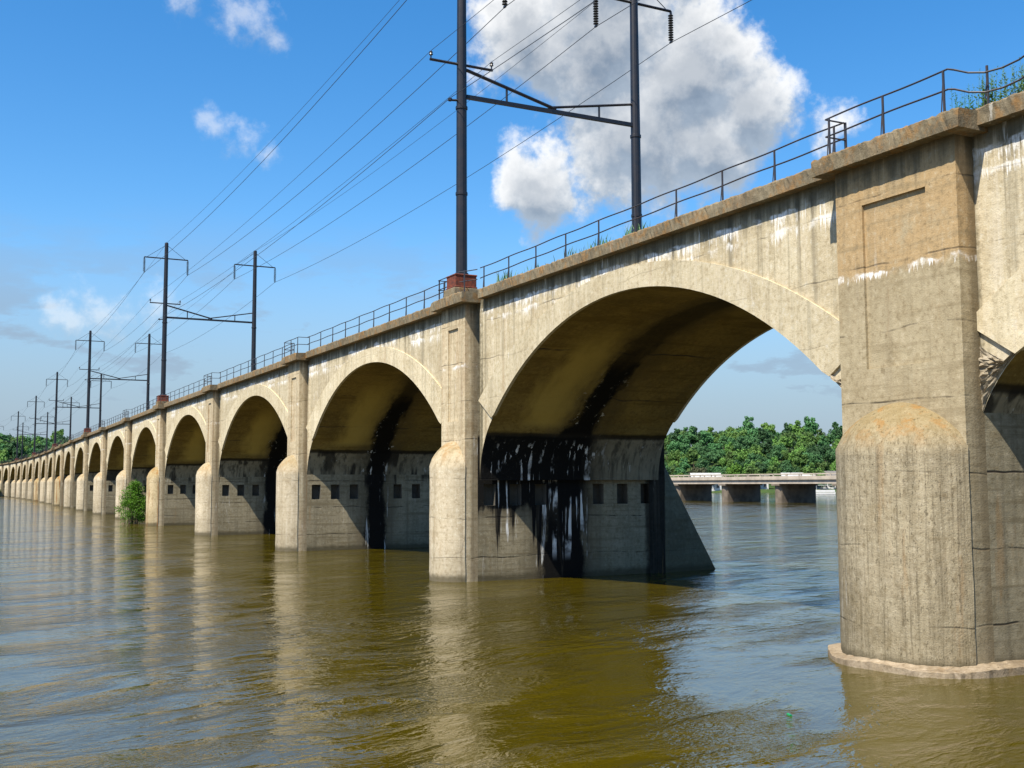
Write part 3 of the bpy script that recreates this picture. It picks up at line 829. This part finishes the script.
def wire(label, x, z, sag, r=0.017):
    mb = MB(); st = [Vector((D0+x, -29.5, z))]+[on_frame(n, x, z) for n in POLES]
    pts = []
    for a, b_ in zip(st[:-1], st[1:]):
        for i in range(14):
            t = i/14; p = a.lerp(b_, t); p.z -= sag*4*t*(1-t); pts.append(p)
    pts.append(st[-1])
    mb.tube(pts, r, 5)
    o = mb.build('overhead_wire', M['wire'], weld=False, fixn=False)
    tag(o, label, 'wire', 'overhead wires strung along the bridge')
wire('overhead wire under the left insulators of the left hand poles', XP-2.12, 25.04, 0.9)
wire('overhead wire under the right insulators of the left hand poles', XP+2.12, 25.04, 0.9)
wire('overhead wire under the left insulators of the right hand poles', XQ-2.12, 25.04, 0.9)
wire('overhead wire under the right insulators of the right hand poles', XQ+2.12, 25.04, 0.9)
wire('thin wire strung between the tops of the left hand poles', XP, 28.2, 0.7, 0.012)
wire('thin wire strung between the tops of the right hand poles', XQ, 28.2, 0.7, 0.012)
wire('thin signal wire on the left end of the short low crossarms', XP-1.45, 22.4, 0.6, 0.011)
wire('thin signal wire on the right end of the short low crossarms', XP+1.45, 22.4, 0.6, 0.011)
wire('wire held by the small low brackets on the left hand poles', XP-0.55, 20.45, 0.8, 0.015)

# foam flecks trailing from the pier nose
r_ = random.Random(77); mb = MB()
def flecks(pts, n, wid, size):
    for _ in range(n):
        t = r_.random()**1.3*(len(pts)-1); i = min(int(t), len(pts)-2); f_ = t-i
        p = Vector(pts[i]).lerp(Vector(pts[i+1]), f_); p += Vector((r_.gauss(0, wid), r_.gauss(0, wid), 0)); a = r_.uniform(0, 6.28)
        sx, sy = size*r_.uniform(0.4, 1.6), size*r_.uniform(0.2, 0.7)
        mb.quad([(p.x+math.cos(a+k*1.05)*sx, p.y+math.sin(a+k*1.05)*sy, WL+0.006) for k in range(6)])
if 0: flecks([(18.2, 44.2, 0), (16.6, 44.6, 0), (14.2, 44.4, 0), (11.2, 42.6, 0)], 150, 0.16, 0.035)
flecks([(31.9, 42.8, 0), (33.0, 42.4, 0), (34.4, 42.0, 0)], 120, 0.18, 0.05)
M['foam'] = simple('foam', (0.55, 0.52, 0.42), 0.8)
tag(mb.build('river_foam', M['foam'], weld=False), 'thin pale foam flecks by the sloping far end of the second pier', kind='stuff')

# ------------------------------------------------------------------ highway bridge beyond
hw = empty('highway_bridge', (147, 173, 0))
tag(hw, 'low beige highway bridge on broad dark sided piers, seen through the nearest arch', 'bridge')
mb = MB(); mb.box(0, 10.5, -140, 330, 4.35, 4.75); mb.box(0.3, 10.2, -140, 330, 3.55, 4.35)
mb.build('deck', M['hwy_deck'], hw)
mb = MB(); mb.box(0.5, 10.0, -140, 330, 4.754, 4.79); mb.build('roadway', M['asphalt'], hw)
for x in (0.05, 10.15):
    mb = MB(); mb.box(x, x+0.3, -140, 330, 4.75, 5.05)
    for k in range(0, 118): mb.box(x+0.05, x+0.22, -139+k*4, -138.8+k*4, 5.05, 5.45)
    mb.box(x+0.03, x+0.25, -140, 330, 5.40, 5.55)
    mb.build('parapet', M['hwy_deck'], hw, weld=False)
mb = MB(); h = 0.95
outl = []
for i in range(9): a = math.pi/2+math.pi*i/8; outl.append((0.6+h*0.6+math.cos(a)*h*0.6, math.sin(a)*h))
outl += [(9.8, -h), (9.8, h)]
for i in range(len(outl)):
    a, b_ = outl[i], outl[(i+1) % len(outl)]; mb.quad([(*a, -1), (*b_, -1), (*b_, 3.2), (*a, 3.2)])
mb.box(0.2, 10.2, -1.15, 1.15, 3.2, 3.552)
pm = mb.mesh('highway_pier')
for k in range(-6, 17): put('pier', pm, M['hwy_pier'], hw, (0, 0.7+17.0*k, 0))

# ------------------------------------------------------------------ foliage
def crown_mesh(seed, rx, rz, nl, leaves, size, name='crown', bottom=0.25):
    r_ = random.Random(seed); mb = MB(); lob = []
    for i in range(nl):
        a = r_.uniform(0, 2*math.pi); e = r_.uniform(-0.55, 1.0); k = r_.uniform(0.35, 0.85)
        ce = math.sqrt(max(0, 1-e*e*0.8))
        lob.append((Vector((math.cos(a)*ce*rx*k, math.sin(a)*ce*rx*k, e*rz*k)), r_.uniform(0.24, 0.46)*rx))
    for c, lr in lob:
        for _ in range(leaves):
            d = Vector((r_.gauss(0, 1), r_.gauss(0, 1), r_.gauss(0, 1))).normalized()
            p = c+d*lr*(r_.uniform(0.55, 1.08))
            nn = (d+Vector((r_.uniform(-1, 1), r_.uniform(-1, 1), r_.uniform(-0.4, 1)))*0.8).normalized()
            t = nn.cross(Vector((r_.uniform(-1, 1), r_.uniform(-1, 1), r_.uniform(-1, 1)))).normalized(); b_ = nn.cross(t)
            s1, s2 = size*r_.uniform(0.6, 1.3), size*r_.uniform(0.35, 0.8)
            mb.quad([p-t*s1, p-b_*s2*0.9+t*s1*0.1, p+t*s1, p+b_*s2])
    return mb.mesh(name, weld=False, fixn=False)
def trunk_mesh(seed, h, r, spread, name='trunk'):
    r_ = random.Random(seed); mb = MB()
    mb.tube([(0, 0, -0.8), (0.05, 0, h*0.4), (0.1*r_.uniform(-1, 1), 0.1, h)], r, 7, r*0.45)
    for i in range(5):
        a = r_.uniform(0, 6.28); z = h*r_.uniform(0.5, 0.95)
        mb.tube([(0, 0, z), (math.cos(a)*spread*0.5, math.sin(a)*spread*0.5, z+spread*0.4), (math.cos(a)*spread, math.sin(a)*spread, z+spread*0.9)], r*0.4, 5, r*0.12)
    return mb.mesh(name, weld=False)
crowns = [crown_mesh(s, 4.6, 4.2, 26, 70, 0.55) for s in (1, 2, 3, 4, 5)]
tall = [crown_mesh(s, 3.4, 5.6, 26, 70, 0.5) for s in (7, 8)]
trunks = [trunk_mesh(s, 5.5, 0.28, 2.6) for s in (1, 2)]
def hill_tree(x, y, z, sc, kind, label, group, seed, mat=None):
    r_ = random.Random(seed)
    t = empty('tree', (x, y, z), r_.uniform(0, 6.28)); t.scale = (sc*r_.uniform(0.9, 1.1),)*2+(sc,)
    k = r_.randrange(5); me = tall[k % 2] if kind == 'tall' else crowns[k]
    c = bpy.data.objects.new('crown', me); COL.objects.link(c); c.parent = t; c.location = (0, 0, 8.2 if kind == 'tall' else 6.8)
    mt = mat or (M['leaf_teal'] if r_.random() < 0.55 else M['leaf'])
    if not me.materials: me.materials.append(M['leaf'])
    c.material_slots[0].link = 'OBJECT'; c.material_slots[0].material = mt
    put('trunk', trunks[k % 2], M['bark'], t)
    tag(t, label, 'tree', group); return t
rng = random.Random(12)
def az_point(px, dist):
    a = YAW+math.atan((px-512)/FPX); return dist*math.sin(a), dist*math.cos(a)
def near_uv(x, y):
    best = None
    for i in range(0, (len(bank)-1)*20):
        u = i/20; d = Vector((x, y))-bank_pt(u); v = d.dot(bank_n(u)); l = abs(d.dot(Vector((bank_n(u).y, -bank_n(u).x))))
        if best is None or l < best[0]: best = (l, u, v)
    return best[1], best[2]
GH = 'trees crowding the far wooded hillside'
rows = [(4, 0.36), (14, 0.62), (24, 0.68), (36, 0.74), (48, 0.8), (58, 0.8), (68, 0.84), (78, 0.84), (88, 0.86), (98, 0.9), (108, 0.95), (120, 1.0)]
cnt = 0
def forest(px0, px1, step, label, group, dmin, seed):
    global cnt
    r_ = random.Random(seed)
    for v, sc in rows:
        px = px0+r_.uniform(0, step)
        while px < px1:
            # walk outwards along the sight line until the wanted distance from the bank is met
            d = dmin
            for _ in range(60):
                x, y = az_point(px, d); u, vv = near_uv(x, y)
                if vv >= v: break
                d += 3.0
            x += r_.uniform(-2.5, 2.5); y += r_.uniform(-2.5, 2.5)
            kind = 'tall' if r_.random() < 0.28 else 'round'
            s_ = sc*r_.uniform(0.68, 1.05)*(1.18 if kind == 'tall' else 1.0)*(1.0+0.10*math.sin(px*0.11+1.0))
            mt = None
            if v < 40 and r_.random() < 0.25: mt = M['leaf']
            hill_tree(x, y, hill_z(u, max(v, vv)), s_, kind, label, group, cnt, mt); cnt += 1
            px += step*r_.uniform(0.7, 1.3)
forest(650, 850, 10.0, 'green tree in the dense woods on the hill behind the highway bridge', GH, 425, 3)
forest(-15, 80, 11.0, 'green tree on the wooded hill behind the far left end of the arch bridge', 'trees behind the far end of the bridge', 470, 5)
for px, dist, sc, mt, label in [(678, 452, 0.62, 'leaf_lime', 'small bright yellow green tree at the left foot of the wooded hill'),
                                (697, 470, 0.85, 'leaf_grey', 'greyish brown thin crowned tree on the lower slope above the pale roof'),
                                (735, 462, 0.95, 'leaf_lime', 'bright green round tree in the middle foot of the wooded hill'),
                                (752, 466, 0.85, 'leaf', 'dark rounded tree beside the bright green tree at the hill foot')]:
    x, y = az_point(px, dist); u, v = near_uv(x, y)
    hill_tree(x, y, max(0.6, hill_z(u, v)), sc, 'round', label, None, int(px), M[mt])

# houses on the far bank
def house(px, dist, w, d, h, rise, label, roof, rz_off=0.0, wins=4, storeys=1):
    x, y = az_point(px, dist); a = math.atan2(x, y); u, v = near_uv(x, y)
    r = empty('house', (x, y, max(0.7, hill_z(u, v))-0.1), -a+rz_off)
    mb = MB(); mb.box(-w/2, w/2, 0, d, -1.0, h)
    mb.quad([(-w/2, 0, h), (-w/2, d, h), (-w/2, d/2, h+rise)]); mb.quad([(w/2, 0, h), (w/2, d, h), (w/2, d/2, h+rise)])
    mb.build('wall', M['white_paint'], r, weld=False)
    mb = MB(); o = 0.5
    for sg in (0, 1):
        y0 = -o if sg == 0 else d+o; z0 = h-rise*o/(d/2)
        q = [(-w/2-o, y0, z0), (w/2+o, y0, z0), (w/2+o, d/2, h+rise+0.02), (-w/2-o, d/2, h+rise+0.02)]
        mb.quad(q); mb.quad([(p[0], p[1], p[2]+0.18) for p in q])
        for i in range(4): mb.quad([q[i], q[(i+1) % 4], tuple(np.add(q[(i+1) % 4], (0, 0, .18))), tuple(np.add(q[i], (0, 0, .18)))])
    mb.build('roof', M[roof], r, weld=False)
    for st in range(storeys):
        for i in range(wins):
            cx = -w/2+w*(i+0.5)/wins; zc = 1.7+st*2.8
            mb = MB(); mb.box(cx-0.55, cx+0.55, -0.06, 0.02, zc-0.7, zc+0.7); wn = mb.build('window', M['dark_glass'], r)
            mb = MB()
            for bx in ((-0.62, -0.55, -0.78, 0.78), (0.55, 0.62, -0.78, 0.78), (-0.55, 0.55, 0.7, 0.78), (-0.55, 0.55, -0.78, -0.7), (-0.03, 0.03, -0.7, 0.7)):
                mb.box(cx+bx[0], cx+bx[1], -0.10, -0.004, zc+bx[2], zc+bx[3])
            mb.build('frame', M['white_paint'], wn, weld=False)
    return tag(r, label, 'house')
house(706, 462, 11.5, 9, 4.8, 2.2, 'white house with a broad pale roof behind the left end of the highway bridge', 'roof_pale', 0.15, 4, 2)
house(797, 462, 12, 8, 4.9, 1.6, 'long white building with pale roof above the highway deck near the big pier', 'roof_pale', 0.1, 5, 2)
house(824, 470, 8, 8, 5.0, 2.2, 'small white building beside the big pier with a grey gabled roof', 'roof_grey', -0.1, 3, 2)
house(757, 468, 8, 7, 4.0, 2.0, 'small white cottage with a grey roof among the trees in mid hill foot', 'roof_grey', 0.0, 3, 1)

# pontoon boat moored by the far bank
x, y = az_point(823, 395); bt = empty('pontoon_boat', (x, y, 0), -math.atan2(x, y))
tag(bt, 'white canopied pontoon boat on the far water beside the big pier', 'boat')
mb = MB()
for yy in (-0.9, 0.9): mb.tube([(-3.6, yy, 0.4), (-3.0, yy, 0.05), (3.2, yy, 0.05), (3.5, yy, 0.1)], 0.35, 8)
mb.build('pontoon', M['white_paint'], bt, weld=False)
mb = MB(); mb.box(-3.4, 3.4, -1.25, 1.25, 0.5, 0.62); mb.box(-3.3, 3.3, -1.22, -1.16, 0.62, 1.25); mb.box(-3.3, 3.3, 1.16, 1.22, 0.62, 1.25); mb.box(3.24, 3.3, -1.16, 1.16, 0.62, 1.25)
mb.build('deck', M['white_paint'], bt, weld=False)
mb = MB(); mb.box(-2.9, 2.9, -1.3, 1.3, 2.75, 2.88); bevelled(mb.build('canopy', M['white_paint'], bt), 0.05)
for xx in (-2.7, 2.7):
    for yy in (-1.15, 1.15):
        mb = MB(); mb.tube([(xx, yy, 0.6), (xx, yy, 2.76)], 0.05, 6); mb.build('canopy_post', M['white_paint'], bt)

# bushes standing in the river
def river_bush(x, y, w, h, label, seed, z0=0.0, leaves=90):
    r_ = random.Random(seed); t = empty('willow_bush', (x, y, z0)); tag(t, label, 'bush')
    mb = MB(); tips = []
    for i in range(9):
        a = r_.uniform(0, 6.28); k = r_.uniform(0.15, 0.8)
        tip = Vector((math.cos(a)*w*0.45*k, math.sin(a)*w*0.45*k, h*r_.uniform(0.6, 0.9)*(1-0.35*k)))
        base = Vector((math.cos(a)*0.35, math.sin(a)*0.35, -0.6))
        mb.tube([base, base.lerp(tip, 0.5)+Vector((0, 0, h*0.1)), tip], 0.055, 6, 0.015); tips.append(tip)
    mb.build('stem', M['bark'], t, weld=False)
    mb = MB()
    for i in range(72):
        zz = r_.uniform(0.06, 0.97); rad = w*0.5*(1-0.78*max(0, (zz-0.3)/0.7)**1.3)*(0.75+0.25*min(1, zz/0.2))
        a = r_.uniform(0, 6.28); k = math.sqrt(r_.random())
        c = Vector((math.cos(a)*rad*k*0.95, math.sin(a)*rad*k*0.95, h*zz)); lr = w*r_.uniform(0.09, 0.17)
        for _ in range(leaves):
            d = Vector((r_.gauss(0, 1), r_.gauss(0, 1), r_.gauss(0, 1.1))).normalized(); p = c+d*lr*r_.uniform(0.3, 1.25)
            t_ = Vector((d.x*0.6+r_.uniform(-.6, .6), d.y*0.6+r_.uniform(-.6, .6), r_.uniform(-0.5, 0.9))).normalized()
            b_ = t_.cross(Vector((r_.uniform(-1, 1), r_.uniform(-1, 1), r_.uniform(-1, 1)))).normalized()
            s1, s2 = w*0.032*r_.uniform(0.7, 1.4), w*0.012*r_.uniform(0.7, 1.3)
            mb.quad([p-t_*s1, p-b_*s2, p+t_*s1, p+b_*s2])
    cr = mb.build('crown', M['leaf_bush'], t, weld=False, fixn=False)
    return t
river_bush(18.1, 121.5, 3.2, 4.1, 'bright green willow bush growing in the river beside the rusty pier', 3)
river_bush(pos[18].x-3.0, pos[18].y-3, 5.5, 5.5, 'dark green bush at the far left foot of the bridge', 6)

# weeds and grass rooted in the deck edge
def weed(x, y, h, n, label, seed, cat='weed', name='weed_clump', group=None):
    r_ = random.Random(seed); mb = MB()
    for i in range(n):
        bx, by = r_.gauss(0, 0.14), r_.gauss(0, 0.2); hh = h*r_.uniform(0.55, 1.05); lx, ly = r_.uniform(-0.12, 0.12), r_.uniform(-0.12, 0.12)
        p0 = Vector((bx, by, 0)); p1 = Vector((bx+lx, by+ly, hh)); mb.tube([p0, p0.lerp(p1, .5), p1], 0.007, 4, 0.003)
        for k in range(int(14*hh/0.6)):
            t = r_.uniform(0.12, 1.0); p = p0.lerp(p1, t); a = r_.uniform(0, 6.28); l = 0.11*(1.15-t*0.8)*r_.uniform(0.7, 1.3)
            d = Vector((math.cos(a), math.sin(a), 0.5)).normalized(); b_ = d.cross(Vector((0, 0, 1))).normalized()
            mb.quad([p, p+d*l*.5-b_*l*.22, p+d*l, p+d*l*.5+b_*l*.22])
    o = mb.build(name, M['weed'], None, (x, y, 11.78), weld=False, fixn=False); tag(o, label, cat, group); return o
def grass(x, y, h, n, label, seed):
    r_ = random.Random(seed); mb = MB()
    for i in range(n):
        p = Vector((r_.gauss(0, 0.12), r_.gauss(0, 0.42), 0)); l = Vector((r_.uniform(-.2, .2), r_.uniform(-.2, .2), 1)).normalized()*h*r_.uniform(0.4, 1.1)
        b_ = Vector((r_.uniform(-1, 1), r_.uniform(-1, 1), 0)).normalized()*0.016
        q = p+l*0.6; mb.quad([p-b_, p+b_, q+b_*0.8, p+l+Vector((l.x, l.y, -0.02))*0.6, q-b_*0.8])
    o = mb.build('grass_tuft', M['weed'], None, (x, y, 11.78), weld=False, fixn=False); tag(o, label, 'grass'); return o
XW = D0+0.72
weed(XW, 16.95, 0.75, 16, 'leafy weed clump left of the sagging rail on the nearest pier top', 1)
weed(XW, 16.25, 0.95, 34, 'dense tall weed clump under the sagging rail at the top right', 2)
weed(XW, 15.55, 0.9, 26, 'weed clump right of the sagging rail near the picture edge', 3)
weed(XW, 14.9, 0.7, 12, 'small weed at the far right on the bridge deck edge', 4)
grass(XW, 39.6, 0.60, 70, 'green grass tuft on the deck edge just right of the rusted pole boot', 5)
grass(XW, 37.4, 0.42, 24, 'sparse grass tuft on the deck edge, second right of the rusted pole boot', 6)
grass(XW, 34.2, 0.5, 40, 'thin grass tuft midway along the nearest span', 7)
grass(XW, 32.4, 0.5, 50, 'thick bright grass tuft left of the far right hand pole', 8)
grass(XW, 30.2, 0.6, 40, 'tall leaning grass tuft in front of the far right hand pole', 9)

# floating bottle
t = empty('floating_bottle', (13.2, 15.35, -0.165), 1.2); t.scale = (0.75,)*3; tag(t, 'small green bottle floating on the water left of the nearest pier', 'bottle')
mb = MB(); mb.tube([(-0.10, 0, 0), (-0.09, 0, 0), (0.04, 0, 0.0), (0.07, 0, 0), (0.10, 0, 0)], 0.036, 10); b_ = mb.build('body', M['bottle'], t, smooth=False)
mb = MB(); mb.tube([(0.10, 0, 0), (0.125, 0, 0)], 0.018, 8); mb.build('cap', M['cap'], t)
